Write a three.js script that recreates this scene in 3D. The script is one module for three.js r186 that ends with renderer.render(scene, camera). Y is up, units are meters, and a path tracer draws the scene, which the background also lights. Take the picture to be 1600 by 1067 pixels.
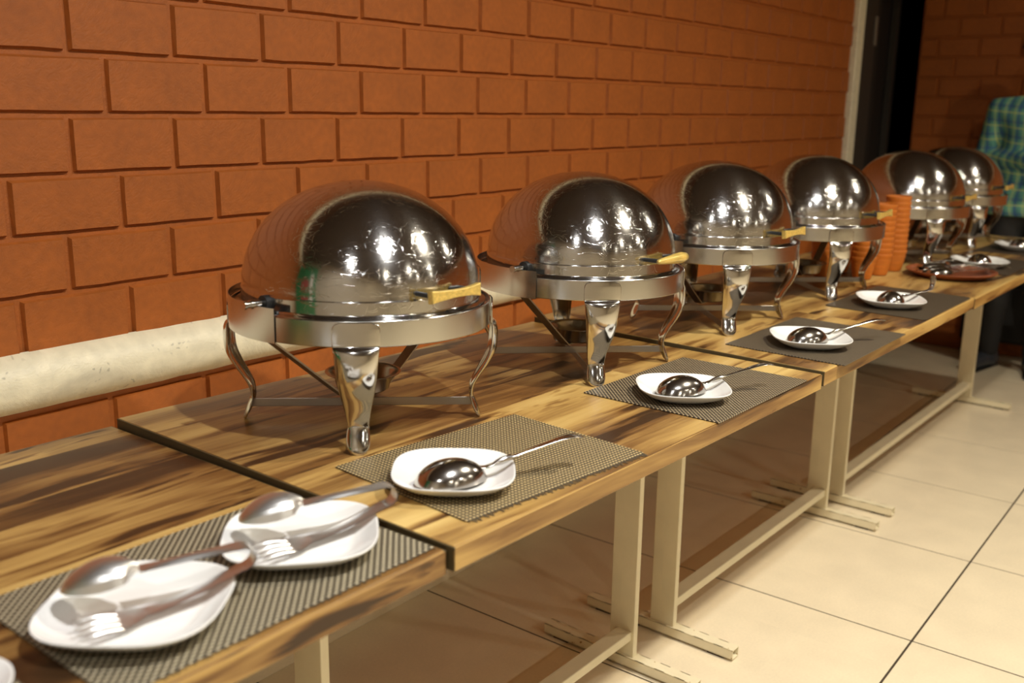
import * as THREE from 'three';
import { mergeGeometries, mergeVertices, toCreasedNormals } from 'three/addons/utils/BufferGeometryUtils.js';
import { ImprovedNoise } from 'three/addons/math/ImprovedNoise.js';
import { RoundedBoxGeometry } from 'three/addons/geometries/RoundedBoxGeometry.js';
import { MarchingCubes } from 'three/addons/objects/MarchingCubes.js';

// ---------------------------------------------------------------- camera, exposure
const scene = new THREE.Scene();
scene.background = new THREE.Color(0, 0, 0);
const camera = new THREE.PerspectiveCamera(38.2, 1600 / 1067, 0.05, 40);
camera.position.set(-0.8614, 1.3506, 1.7154);
{
  const yaw = 0.6592, pitch = -0.234;
  camera.lookAt(camera.position.x + Math.cos(pitch) * Math.cos(yaw), camera.position.y + Math.sin(pitch), camera.position.z - Math.cos(pitch) * Math.sin(yaw));
  camera.rotateZ(0.0135);
}
camera.focus = 1.95;
camera.userData.fStop = 3.2;
const renderer = new THREE.WebGLRenderer({ antialias: true });
renderer.toneMapping = THREE.LinearToneMapping;
renderer.toneMappingExposure = 0.99;
renderer.shadowMap.enabled = true;

// ceiling lamps of the room: x, z, candela, colour
const CEIL = 2.75, COOL = [1, 0.99, 0.97], WARM = [1, 0.91, 0.74];
const LAMPS = [
  [-1.75, 1.95, 6, COOL], [0.0, 1.85, 15, COOL], [1.42, 1.97, 18, WARM], [3.4, 2.25, 8, WARM],
  [-1.2, 4.6, 8, WARM], [0.6, 4.6, 8, WARM], [2.4, 4.6, 8, WARM],
  [-0.6, 7.0, 8, WARM], [1.6, 7.0, 8, WARM], [3.6, 7.0, 8, WARM],
];

// ---------------------------------------------------------------- helpers
let seed = 7;
const rnd = () => { seed = (seed * 1664525 + 1013904223) >>> 0; return seed / 4294967296; };
const rr = (a, b) => a + (b - a) * rnd();
const noise = new ImprovedNoise();
const N = (x, y, z = 0) => noise.noise(x + 100.3, y + 57.7, z + 31.1);
const fbm = (x, y, z, o = 4) => { let s = 0, a = 0.5; for (let i = 0; i < o; i++) { s += a * N(x, y, z); x *= 2.03; y *= 2.03; z += 7.3; a *= 0.5; } return s; };
const sm = (a, b, t) => { t = Math.min(1, Math.max(0, (t - a) / (b - a))); return t * t * (3 - 2 * t); };
const mix = (a, b, t) => a + (b - a) * t;
const taken = new Map();
const numbered = (name) => { const n = taken.get(name) ?? 0; taken.set(name, n + 1); return n ? `${name}_${String(n).padStart(3, '0')}` : name; };
function part(name, geo, mat, parent) { const m = new THREE.Mesh(geo, mat); m.name = name; parent.add(m); return m; }
function tag(o, label, category, group) { o.userData.label = label; o.userData.category = category; if (group) o.userData.group = group; return o; }
function thing(name, label, category, group) { const g = new THREE.Group(); g.name = numbered(name); scene.add(g); return tag(g, label, category, group); }
function structure(name, geo, mat, label) { const m = new THREE.Mesh(geo, mat); m.name = name; m.userData.kind = 'structure'; if (label) { m.userData.label = label; } scene.add(m); return m; }
function copyOf(o, label, group) { const c = o.clone(); c.name = numbered(o.name.replace(/_\d{3}$/, '')); c.userData = { ...o.userData, label }; if (group) c.userData.group = group; scene.add(c); return c; }
const box = (w, h, d, x = 0, y = 0, z = 0) => new THREE.BoxGeometry(w, h, d).translate(x, y, z);
const rbox = (w, h, d, r, x = 0, y = 0, z = 0) => new RoundedBoxGeometry(w, h, d, 2, r).translate(x, y, z);
// uv in metres from the dominant axis of each face
function metreUV(g, ox = 0, oy = 0) {
  g = g.index ? g.toNonIndexed() : g; const p = g.attributes.position, uv = new Float32Array(p.count * 2);
  const a = new THREE.Vector3(), b = new THREE.Vector3(), c = new THREE.Vector3(), n = new THREE.Vector3();
  for (let i = 0; i < p.count; i += 3) {
    a.fromBufferAttribute(p, i); b.fromBufferAttribute(p, i + 1); c.fromBufferAttribute(p, i + 2);
    n.copy(b).sub(a).cross(c.clone().sub(a)); const ax = Math.abs(n.x), ay = Math.abs(n.y), az = Math.abs(n.z);
    [a, b, c].forEach((v, k) => { const [s, t] = ay >= ax && ay >= az ? [v.x, -v.z] : az >= ax ? [v.x, v.y] : [v.z, v.y]; uv[(i + k) * 2] = s + ox; uv[(i + k) * 2 + 1] = t + oy; });
  }
  g.setAttribute('uv', new THREE.BufferAttribute(uv, 2)); return g;
}
function dataTex(w, h, fn, srgb, period) {
  const d = new Uint8Array(w * h * 4), o = [0, 0, 0];
  for (let y = 0; y < h; y++) for (let x = 0; x < w; x++) { fn(x / w, y / h, o); const i = (y * w + x) * 4; d[i] = Math.max(0, Math.min(255, o[0])); d[i + 1] = Math.max(0, Math.min(255, o[1])); d[i + 2] = Math.max(0, Math.min(255, o[2])); d[i + 3] = 255; }
  const t = new THREE.DataTexture(d, w, h); t.wrapS = t.wrapT = THREE.RepeatWrapping; t.magFilter = THREE.LinearFilter; t.minFilter = THREE.LinearMipmapLinearFilter; t.generateMipmaps = true;
  if (srgb) t.colorSpace = THREE.SRGBColorSpace;
  if (period) t.repeat.set(1 / period[0], 1 / period[1]);
  t.needsUpdate = true; return t;
}
// surface from a grid of points p(i,j); closedU joins the last column to the first
function gridGeo(nu, nv, fn, closedU = false) {
  const pos = [], uv = [], idx = [];
  for (let j = 0; j <= nv; j++) for (let i = 0; i <= nu; i++) { const p = fn(i / nu, j / nv); pos.push(p[0], p[1], p[2]); uv.push(i / nu, j / nv); }
  for (let j = 0; j < nv; j++) for (let i = 0; i < nu; i++) { const a = j * (nu + 1) + i, b = a + 1, c = a + nu + 1, d = c + 1; idx.push(a, b, d, a, d, c); }
  const g = new THREE.BufferGeometry(); g.setAttribute('position', new THREE.Float32BufferAttribute(pos, 3)); g.setAttribute('uv', new THREE.Float32BufferAttribute(uv, 2)); g.setIndex(idx);
  g.computeVertexNormals();
  if (closedU) { const n = g.attributes.normal; for (let j = 0; j <= nv; j++) { const a = j * (nu + 1), b = a + nu, x = n.getX(a) + n.getX(b), y = n.getY(a) + n.getY(b), z = n.getZ(a) + n.getZ(b), l = Math.hypot(x, y, z) || 1; n.setXYZ(a, x / l, y / l, z / l); n.setXYZ(b, x / l, y / l, z / l); } }
  return g;
}
const lathe = (pts, seg = 64) => new THREE.LatheGeometry(pts.map(([x, y]) => new THREE.Vector2(x, y)), seg);
const cyl = (r, h, x, y, z, axis = 'y', seg = 20, r2 = r) => { const g = new THREE.CylinderGeometry(r2, r, h, seg); if (axis === 'x') g.rotateZ(-Math.PI / 2); if (axis === 'z') g.rotateX(Math.PI / 2); return g.translate(x, y, z); };
const merge = (list) => mergeGeometries(list.map((g) => { g = g.index ? g.toNonIndexed() : g; for (const k of Object.keys(g.attributes)) if (!['position', 'normal', 'uv'].includes(k)) g.deleteAttribute(k); return g; }));
// flat bar along a path of [x, y] points in the xy plane, width in z, thickness t
function strap(path, width, t) {
  const s = new THREE.Shape(), up = [], dn = [];
  path.forEach((p, i) => { const a = path[Math.max(0, i - 1)], b = path[Math.min(path.length - 1, i + 1)], dx = b[0] - a[0], dy = b[1] - a[1], l = Math.hypot(dx, dy); up.push([p[0] - dy / l * t / 2, p[1] + dx / l * t / 2]); dn.push([p[0] + dy / l * t / 2, p[1] - dx / l * t / 2]); });
  [...up, ...dn.reverse()].forEach(([x, y], i) => i ? s.lineTo(x, y) : s.moveTo(x, y));
  return new THREE.ExtrudeGeometry(s, { depth: width, bevelEnabled: false }).translate(0, 0, -width / 2);
}

// the row of tables stands a degree askew of the wall
const TA = -0.0197, TW = 0.96, tc = Math.cos(TA), ts = Math.sin(TA);
const world = (x, z) => [x * tc + ts * (z - TW), TW - x * ts + tc * (z - TW)];
const TABLES = {
  a: { x0: -1.19, x1: -0.003, z0: 0.150, z1: 0.950, h: (x, z) => 0.8010 + 0.0132 * (z - 0.55), slope: 0, tip: 0.0132 },
  b: { x0: 0.003, x1: 1.190, z0: 0.158, z1: 0.958, h: (x) => 0.8097 - 0.0136 * x, slope: -0.0136, tip: 0 },
  c: { x0: 1.196, x1: 2.386, z0: 0.160, z1: 0.960, h: (x, z) => 0.8020 - 0.0034 * (x - 1.2) - 0.0095 * (z - 0.56), slope: -0.0034, tip: -0.0095 },
  d: { x0: 2.392, x1: 4.190, z0: 0.160, z1: 0.960, h: () => 0.790, slope: 0, tip: 0 },
};
const qy = (a) => new THREE.Quaternion().setFromAxisAngle(new THREE.Vector3(0, 1, 0), a), qz = (a) => new THREE.Quaternion().setFromAxisAngle(new THREE.Vector3(0, 0, 1), a), qx = (a) => new THREE.Quaternion().setFromAxisAngle(new THREE.Vector3(1, 0, 0), a);
function put(o, t, x, z, turn = 0, lift = 0, extra) {
  const T = TABLES[t], [wx, wz] = world(x, z);
  o.position.set(wx, T.h(x, z) + lift, wz); o.quaternion.copy(qy(TA).multiply(qz(Math.atan(T.slope))).multiply(qx(-Math.atan(T.tip))).multiply(qy(turn)));
  if (extra) o.quaternion.multiply(extra);
  return o;
}

// ---------------------------------------------------------------- materials
const std = (o) => new THREE.MeshStandardMaterial(o), phy = (o) => new THREE.MeshPhysicalMaterial(o);
const lin = (r, g, b) => new THREE.Color().setRGB(r, g, b);
const stucco = dataTex(512, 512, (u, v, o) => { const a = Math.PI * 2; const x = Math.cos(u * a) * 3, y = Math.sin(u * a) * 3, z = Math.cos(v * a) * 3, w = Math.sin(v * a) * 3; const n = 0.5 * N(x * 2.1 + w, y * 2.1 + z * 2, z * 2 - w) + 0.35 * N(x * 6 + w * 3, y * 6 - z * 5, w * 6 + z) + 0.3 * N(x * 17 + z * 9, y * 17 + w * 15, z * 15 - w * 9); const k = 128 + 120 * n; o[0] = o[1] = o[2] = k; }, false, [0.25, 0.25]);
const paintTex = dataTex(512, 512, (u, v, o) => { const n = 1 + 0.09 * fbm(u * 9, v * 9, 2, 3) + 0.06 * N(u * 60, v * 60, 5); o[0] = 158 * n; o[1] = 85 * n; o[2] = 25 * n; }, true, [0.9, 0.9]);
paintTex.wrapS = paintTex.wrapT = THREE.MirroredRepeatWrapping;
const M = {};
M.brick = std({ map: paintTex, roughness: 0.62, bumpMap: stucco, bumpScale: 0.0009 });
M.tile = phy({ map: dataTex(512, 512, (u, v, o) => { const n = 1 + 0.05 * fbm(u * 5, v * 5, 9, 4) + 0.02 * N(u * 90, v * 90, 3); o[0] = 228 * n; o[1] = 214 * n; o[2] = 184 * n; }, true, [0.6, 0.6]), roughness: 0.28, specularIntensity: 0.9 });
M.grout = std({ color: lin(0.05, 0.035, 0.02), roughness: 0.9 });
M.upper = std({ color: lin(0.10, 0.04, 0.02), roughness: 0.8 });
M.ceiling = std({ color: lin(0.075, 0.055, 0.045), roughness: 0.85 });
M.plaster = std({ color: lin(0.44, 0.38, 0.29), roughness: 0.8, bumpMap: stucco, bumpScale: 0.001 });
M.creamTrim = std({ map: dataTex(1024, 256, (u, v, o) => { const n = 1 + 0.10 * fbm(u * 40, v * 9, 4, 3) - 0.16 * sm(0.34, 0.5, N(u * 120, v * 30, 8)) * sm(0.0, 0.3, N(u * 14, v * 5, 1)); o[0] = 228 * n; o[1] = 219 * n; o[2] = 190 * n; }, true, [1.1, 0.28]), roughness: 0.42, bumpMap: stucco, bumpScale: 0.0012 });
M.doorDark = std({ color: lin(0.030, 0.024, 0.018), roughness: 0.6 });
M.doorBlack = std({ color: lin(0.008, 0.006, 0.005), roughness: 0.7 });
M.iron = std({ map: dataTex(512, 512, (u, v, o) => { const r = sm(0.36, 0.52, fbm(u * 26, v * 26, 3, 3) + 0.22 * N(u * 5, v * 5, 6)), n = 1 + 0.05 * fbm(u * 8, v * 8, 12, 3); o[0] = mix(226, 150, r) * n; o[1] = mix(215, 112, r) * n; o[2] = mix(182, 58, r) * n; }, true, [0.35, 0.35]), roughness: 0.45 });
M.cleanIron = std({ map: dataTex(256, 256, (u, v, o) => { const r = sm(0.46, 0.56, fbm(u * 12, v * 12, 3, 3)), n = 1 + 0.05 * fbm(u * 5, v * 5, 12, 3); o[0] = mix(226, 140, r) * n; o[1] = mix(216, 112, r) * n; o[2] = mix(184, 66, r) * n; }, true, [0.4, 0.4]), roughness: 0.45 });
M.rustIron = std({ color: lin(0.05, 0.03, 0.015), roughness: 0.9 });

function woodTexture(s, strips, darkness, base) {
  const cuts = []; let at = 0; while (at < 0.84) { const w = mix(strips[0], strips[1], rnd()); cuts.push([at, at + w, rr(-0.16, 0.16), rr(0, 40)]); at += w; }
  const L = [208, 178, 112], T = [178, 143, 82], B = [112, 78, 40], D = [58, 38, 20];
  return dataTex(2048, 1024, (u, v, o) => {
    const x = u * 1.2, z = v * 0.8, zw = z + 0.006 * N(x * 3, z * 6, s), k = cuts.find((c) => zw < c[1]) ?? cuts[cuts.length - 1];
    const p = k[3] + s, zz = zw + 0.040 * fbm(x * 1.8, z * 4, p, 3);
    const body = fbm(x * 1.3 + p, zz * 10, p, 4), streak = fbm(x * 2.2, zz * 22, p + 9, 5), grain = N(x * 7, zz * 190, p), fine = N(x * 30, zz * 620, p), fig = fbm(x * 9 + 3 * body, zz * 34, p + 4, 3);
    let t = base + k[2] + 1.15 * body + 0.10 * grain + 0.05 * fine;
    const cloud = sm(-0.05, 0.35, fbm(x * 1.3, zz * 8, p + 21, 2));
    t -= darkness * sm(0.10, 0.36, streak) * (0.5 + cloud); t -= 0.42 * sm(0.12, 0.30, fig) * cloud; t -= 0.30 * sm(0.22, 0.34, fbm(x * 14, zz * 48, p + 33, 4)) * sm(0.0, 0.3, fbm(x * 1.9, zz * 6, p + 50, 2));
    t = Math.max(0, Math.min(1, t));
    for (let c = 0; c < 3; c++) o[c] = t > 0.6 ? mix(T[c], L[c], (t - 0.6) / 0.4) : t > 0.25 ? mix(B[c], T[c], (t - 0.25) / 0.35) : mix(D[c], B[c], t / 0.25);
  }, true, [1.2, 0.8]);
}
const woodMaps = [woodTexture(3, [0.05, 0.10], 1.0, 0.36), woodTexture(17, [0.10, 0.22], 0.95, 0.46), woodTexture(41, [0.14, 0.3], 0.8, 0.50)];
const woodMat = woodMaps.map((map) => phy({ map, roughness: 0.34, specularIntensity: 0.8 }));
M.endBand = std({ color: lin(0.085, 0.06, 0.025), roughness: 0.5 });
M.underside = std({ color: lin(0.12, 0.08, 0.04), roughness: 0.8 });

// fine rub marks in polished steel: relief only
function scratchTex(w, h, n, len) {
  const c = document.createElement('canvas'); c.width = w; c.height = h; const g = c.getContext('2d');
  g.fillStyle = '#808080'; g.fillRect(0, 0, w, h);
  for (let i = 0; i < n; i++) { const x = rnd() * w, y = rnd() * h, a = rnd() * 6.283, l = rr(0.3, 1) * len, b = rr(-0.8, 0.8); g.strokeStyle = rnd() < 0.5 ? '#b8b8b8' : '#4a4a4a'; g.lineWidth = rr(0.7, 1.4); g.beginPath(); g.moveTo(x, y); g.quadraticCurveTo(x + Math.cos(a) * l * 0.5, y + Math.sin(a) * l * 0.5, x + Math.cos(a + b) * l, y + Math.sin(a + b) * l); g.stroke(); }
  const t = new THREE.CanvasTexture(c); t.wrapS = t.wrapT = THREE.RepeatWrapping; t.magFilter = THREE.LinearFilter; return t;
}
const domeScratch = scratchTex(2048, 1024, 5200, 40);
const STEEL = lin(0.62, 0.61, 0.59);
M.dome = phy({ color: STEEL, metalness: 1, roughness: 0.13, bumpMap: domeScratch, bumpScale: 0.00055, anisotropy: 0.7, anisotropyRotation: Math.PI / 2 });
const brushed = dataTex(512, 256, (u, v, o) => { const n = 128 + 70 * N(u * 240, v * 2, 1) + 40 * N(u * 700, v * 3, 5); o[0] = o[1] = o[2] = n; }, false);
M.ring = phy({ color: lin(0.63, 0.62, 0.59), metalness: 1, roughness: 0.2, bumpMap: brushed, bumpScale: 0.00004 });
M.leg = phy({ color: lin(0.64, 0.62, 0.58), metalness: 1, roughness: 0.12 });
M.bar = std({ color: lin(0.42, 0.38, 0.33), metalness: 1, roughness: 0.32 });
M.cup = std({ color: lin(0.5, 0.46, 0.4), metalness: 1, roughness: 0.25 });
M.black = std({ color: lin(0.012, 0.012, 0.012), roughness: 0.45 });
M.yellow = phy({ map: dataTex(256, 64, (u, v, o) => { const n = 1 + 0.28 * fbm(u * 14, v * 6, 3, 4); o[0] = 206 * n; o[1] = 176 * n; o[2] = 94 * n; }, true), roughness: 0.3, metalness: 0.25, clearcoat: 0.5, clearcoatRoughness: 0.15 });
M.spoon = phy({ color: lin(0.58, 0.55, 0.51), metalness: 1, roughness: 0.15 });
M.tongs = phy({ color: lin(0.84, 0.83, 0.81), metalness: 1, roughness: 0.36 });
M.china = phy({ color: lin(0.83, 0.83, 0.81), roughness: 0.16, clearcoat: 0.4, clearcoatRoughness: 0.08 });
M.clay = std({ map: dataTex(256, 256, (u, v, o) => { const n = 1 + 0.14 * fbm(u * 6, v * 30, 8, 4); o[0] = 192 * n; o[1] = 108 * n; o[2] = 30 * n; }, true), roughness: 0.6 });
M.clayDish = std({ color: lin(0.27, 0.07, 0.02), roughness: 0.4 });
M.white = std({ color: lin(0.8, 0.79, 0.75), roughness: 0.4 });

// ---------------------------------------------------------------- the room
const ROOM = { x0: -2.6, x1: 5.20, z0: -0.06, z1: 8.4 };
const BR = { w: 0.2173, h: 0.1085, y: 1.4330, x: 0.0961, gap: 0.0105, proud: 0.0095 };
// where each course starts along the wall, in order from the course below BR.y upward
const COURSE = { 1: 0.088, 0: 0.011, [-1]: 0.080, [-2]: 0.001, [-3]: 0.094, [-4]: -0.022, [-5]: 0.095, [-6]: -0.01, [-7]: 0.041 };
// a painted block: front face, worn sloping edges down to the joint
function brickGeo(w, h) {
  const iw = w - BR.gap, ih = h - BR.gap, pts = [], out = [];
  const edge = (n, f) => { for (let i = 0; i < n; i++) f(i / n); };
  const add = (x, y) => { const j = () => rr(-0.0009, 0.0009); const sx = x > 0 ? 1 : -1, sy = y > 0 ? 1 : -1; pts.push([x - sx * 0.0038 + j(), y - sy * 0.0034 + j()]); out.push([x + j() * 0.6, y + j() * 0.6]); };
  const X = iw / 2, Y = ih / 2;
  edge(4, (t) => add(mix(-X, X, t), -Y)); edge(2, (t) => add(X, mix(-Y, Y, t))); edge(4, (t) => add(mix(X, -X, t), Y)); edge(2, (t) => add(-X, mix(Y, -Y, t)));
  const pos = [], n = pts.length;
  for (let i = 0; i < n; i++) { const a = pts[i], b = pts[(i + 1) % n], c = out[i], d = out[(i + 1) % n]; pos.push(0, 0, BR.proud, a[0], a[1], BR.proud, b[0], b[1], BR.proud, c[0], c[1], 0, d[0], d[1], 0, b[0], b[1], BR.proud, c[0], c[1], 0, b[0], b[1], BR.proud, a[0], a[1], BR.proud); }
  const g = new THREE.BufferGeometry(); g.setAttribute('position', new THREE.Float32BufferAttribute(pos, 3)); g.computeVertexNormals();
  return metreUV(g, rnd() * 3, rnd() * 3);
}
const fullBricks = Array.from({ length: 8 }, () => brickGeo(BR.w, BR.h));
// wall of blocks; lies in local xy, faces +z; shown(x, y) picks the blocks that are single parts
function brickWall(name, wall, u0, u1, y0, y1, phase, shown) {
  const rest = [];
  const r0 = Math.floor((y0 - BR.y) / BR.h), r1 = Math.ceil((y1 - BR.y) / BR.h);
  for (let r = r0; r < r1; r++) {
    const yb = Math.max(y0, BR.y + r * BR.h), yt = Math.min(y1, BR.y + (r + 1) * BR.h); if (yt - yb < 0.03) continue;
    const off = phase + (COURSE[r] ?? (((r % 2) + 2) % 2 ? BR.w * 0.4 : 0) + 0.01 * Math.sin(r * 2.3));
    for (let k = Math.floor((u0 - off) / BR.w); ; k++) {
      const a = Math.max(u0, off + k * BR.w), b = Math.min(u1, off + (k + 1) * BR.w); if (a >= u1) break; if (b - a < 0.03) continue;
      const full = b - a > BR.w - 1e-6 && yt - yb > BR.h - 1e-6, g = full ? fullBricks[Math.floor(rnd() * 8)] : brickGeo(b - a, yt - yb), x = (a + b) / 2, y = (yb + yt) / 2, dz = rr(-0.0006, 0.0006), tilt = rr(-0.004, 0.004);
      if (shown(x, y)) { const m = part('brick', g, M.brick, wall); m.position.set(x, y, dz); m.rotation.z = tilt * 0.6; }
      else rest.push(g.clone().rotateZ(tilt * 0.6).translate(x, y, dz));
    }
  }
  if (rest.length) { const m = part('bricks_beyond', merge(rest), M.brick, wall); m.userData.kind = 'stuff'; }
}
const TOP = 2.023;     // the brickwork ends at a cream moulding
const WEND = 4.111;
{
  const w = structure('wall_left', metreUV(box(WEND - ROOM.x0, TOP, 0.2, (WEND + ROOM.x0) / 2, TOP / 2, -0.1)), M.brick, 'orange painted block wall running behind the buffet tables');
  w.position.z = ROOM.z0 - BR.proud;
  brickWall('wall_left', w, ROOM.x0, WEND, 0, TOP, BR.x, (x, y) => x > -0.42 && y > 0.58 && y < 1.53 + 0.115 * (x + 0.42));
  structure('wall_upper', box(ROOM.x1 - ROOM.x0 + 0.2, CEIL - TOP, 0.2, (ROOM.x0 + ROOM.x1) / 2, (TOP + CEIL) / 2, ROOM.z0 - 0.1), M.upper, 'dark upper wall above the block wall');
  // rounded cream rail along the wall, hand painted
  const rail = gridGeo(160, 14, (u, v) => { const x = mix(ROOM.x0, WEND - 0.003, u), a = mix(-1.35, 1.35, v), wob = 0.0016 * N(x * 9, v * 3, 2) + 0.003 * N(x * 1.4, 3, 5); return [x, 0.8465 - 0.0045 * x + 0.0560 * Math.sin(a) / Math.sin(1.35) + (v > 0.85 || v < 0.1 ? 0.0022 * N(x * 25, v, 7) : 0) + wob, 0.0435 * (Math.cos(a) - Math.cos(1.35)) / (1 - Math.cos(1.35)) - 0.002]; });
  { const p = rail.attributes.position, uv = rail.attributes.uv; for (let i = 0; i < p.count; i++) uv.setXY(i, p.getX(i), p.getY(i) * 1.2); }
  structure('trim_1', rail.translate(0, 0, ROOM.z0), M.creamTrim, 'rounded cream painted rail along the orange block wall');
  structure('trim_2', metreUV(rbox(0.091, TOP, 0.05, 0.006, WEND + 0.0455, TOP / 2, ROOM.z0 - 0.004)), M.creamTrim, 'tall narrow cream door casing at the end of the block wall');
  structure('trim_3', metreUV(rbox(ROOM.x1 - ROOM.x0, 0.105, 0.07, 0.01, (ROOM.x0 + ROOM.x1) / 2, TOP + 0.02, ROOM.z0 + 0.02)), M.creamTrim, 'cream moulding above the orange block wall');
}
{ // end wall with the same blocks, faces -x
  const w = structure('wall_back', metreUV(box(ROOM.z1 - ROOM.z0, TOP, 0.2, (ROOM.z1 + ROOM.z0) / 2, TOP / 2, -0.1)), M.brick, 'shaded orange block wall at the far end of the room');
  w.rotation.y = -Math.PI / 2; w.position.set(ROOM.x1 + BR.proud, 0, 0);
  brickWall('wall_back', w, ROOM.z0, ROOM.z1, 0, TOP, 0.05, (x, y) => x < 0.75 && y > 0.9);
  structure('wall_back_upper', box(0.2, CEIL - TOP, ROOM.z1, ROOM.x1 + 0.1, (TOP + CEIL) / 2, ROOM.z1 / 2), M.upper, 'dark upper wall at the far end of the room');
  structure('trim_4', metreUV(rbox(0.05, 0.07, ROOM.z1, 0.01, ROOM.x1, TOP + 0.02, ROOM.z1 / 2)), M.creamTrim, 'cream moulding above the far orange block wall');
  structure('wall_near', box(0.2, CEIL, ROOM.z1 + 0.4, ROOM.x0 - 0.1, CEIL / 2, ROOM.z1 / 2), M.plaster, 'plain wall at the near end of the room');
  structure('wall_right', box(ROOM.x1 - ROOM.x0 + 0.4, CEIL, 0.2, (ROOM.x0 + ROOM.x1) / 2, CEIL / 2, ROOM.z1 + 0.1), M.plaster, 'plain wall on the opposite side of the room');
  structure('ceiling', box(ROOM.x1 - ROOM.x0 + 0.4, 0.1, ROOM.z1 + 0.8, (ROOM.x0 + ROOM.x1) / 2, CEIL + 0.05, ROOM.z1 / 2), M.ceiling, 'dark ceiling of the room');
}
structure('baseboard_left', metreUV(rbox(WEND - ROOM.x0, 0.1, 0.012, 0.002, (WEND + ROOM.x0) / 2, 0.05, ROOM.z0 + 0.006)), M.tile, 'cream tile skirting along the foot of the block wall');
{ // dark door in the corner
  const z = ROOM.z0;
  const d = structure('door_1', box(0.32, TOP, 0.04, 4.362, TOP / 2, z - 0.05), M.doorDark, 'dark brown door leaf beside the cream casing');
  part('panel', rbox(0.19, 1.55, 0.012, 0.004, 4.366, 1.06, z - 0.027), M.doorDark, d);
  part('latch', rbox(0.03, 0.145, 0.014, 0.004, 4.492, 1.754, z - 0.024), std({ color: lin(0.22, 0.19, 0.15), roughness: 0.5, metalness: 0.6 }), d);
  const d2 = structure('door_2', box(0.74, TOP, 0.04, 4.88, TOP / 2, z - 0.16), M.doorBlack, 'black door leaf in the corner of the room');
  part('stile', box(0.05, TOP, 0.03, 5.10, TOP / 2, z - 0.12), M.doorDark, d2);
  structure('trim_5', box(0.05, TOP, 0.16, 4.545, TOP / 2, z - 0.11), M.doorBlack, 'black post between the two door leaves');
}
{ // floor tiles
  const f = structure('floor', box(ROOM.x1 - ROOM.x0 + 0.4, 0.1, ROOM.z1 + 0.8, (ROOM.x0 + ROOM.x1) / 2, -0.0515, ROOM.z1 / 2), M.grout, 'cream glossy floor tiles with dark joints');
  const S = 0.6, gapX = 0.0056, hx = 1.6369, hz = 1.1202, geos = new Map();
  for (let i = -8; i < 7; i++) for (let j = -3; j < 13; j++) {
    const a = Math.max(ROOM.x0, hx + i * S), b = Math.min(ROOM.x1, hx + (i + 1) * S), c = Math.max(-0.25, hz + j * S), d = Math.min(ROOM.z1, hz + (j + 1) * S);
    if (b - a < 0.02 || d - c < 0.02) continue;
    const key = (b - a).toFixed(3) + '/' + (d - c).toFixed(3) + '/' + ((i * 7 + j * 3 + 100) % 4);
    if (!geos.has(key)) geos.set(key, metreUV(rbox(b - a - gapX, 0.01, d - c - gapX, 0.0012), rnd(), rnd()));
    const t = part('tile', geos.get(key), M.tile, f); t.position.set((a + b) / 2, -0.005, (c + d) / 2);
  }
}

// ---------------------------------------------------------------- ceiling lamps
LAMPS.forEach(([x, z, cd, col], i) => {
  const where = i < 4 ? `${['first', 'second', 'third', 'fourth'][i]} lamp of the row above the buffet tables` : i < 7 ? `${['first', 'second', 'third'][i - 4]} lamp of the middle row over the room` : `${['first', 'second', 'third'][i - 7]} lamp of the last row over the room`;
  const t = thing('ceiling_downlight', 'round ceiling downlight, ' + where, 'lamp', 'ceiling downlights'); t.position.set(x, CEIL, z);
  part('trim_ring', lathe([[0.062, -0.004], [0.066, -0.012], [0.085, -0.012], [0.09, 0.0]], 32), M.white, t);
  part('lens', new THREE.CircleGeometry(0.062, 32).rotateX(Math.PI / 2).translate(0, -0.006, 0), std({ color: lin(0.8, 0.8, 0.8), emissive: lin(...col), emissiveIntensity: 12 }), t);
  const s = new THREE.SpotLight(lin(...col), cd, 0, 1.48, 0.7, 2); s.position.set(0, -0.02, 0); s.target.position.set(0, -2, 0); s.castShadow = true; s.shadow.radius = 1.8; s.name = 'lamp_light'; t.add(s); t.add(s.target);
});

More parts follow.
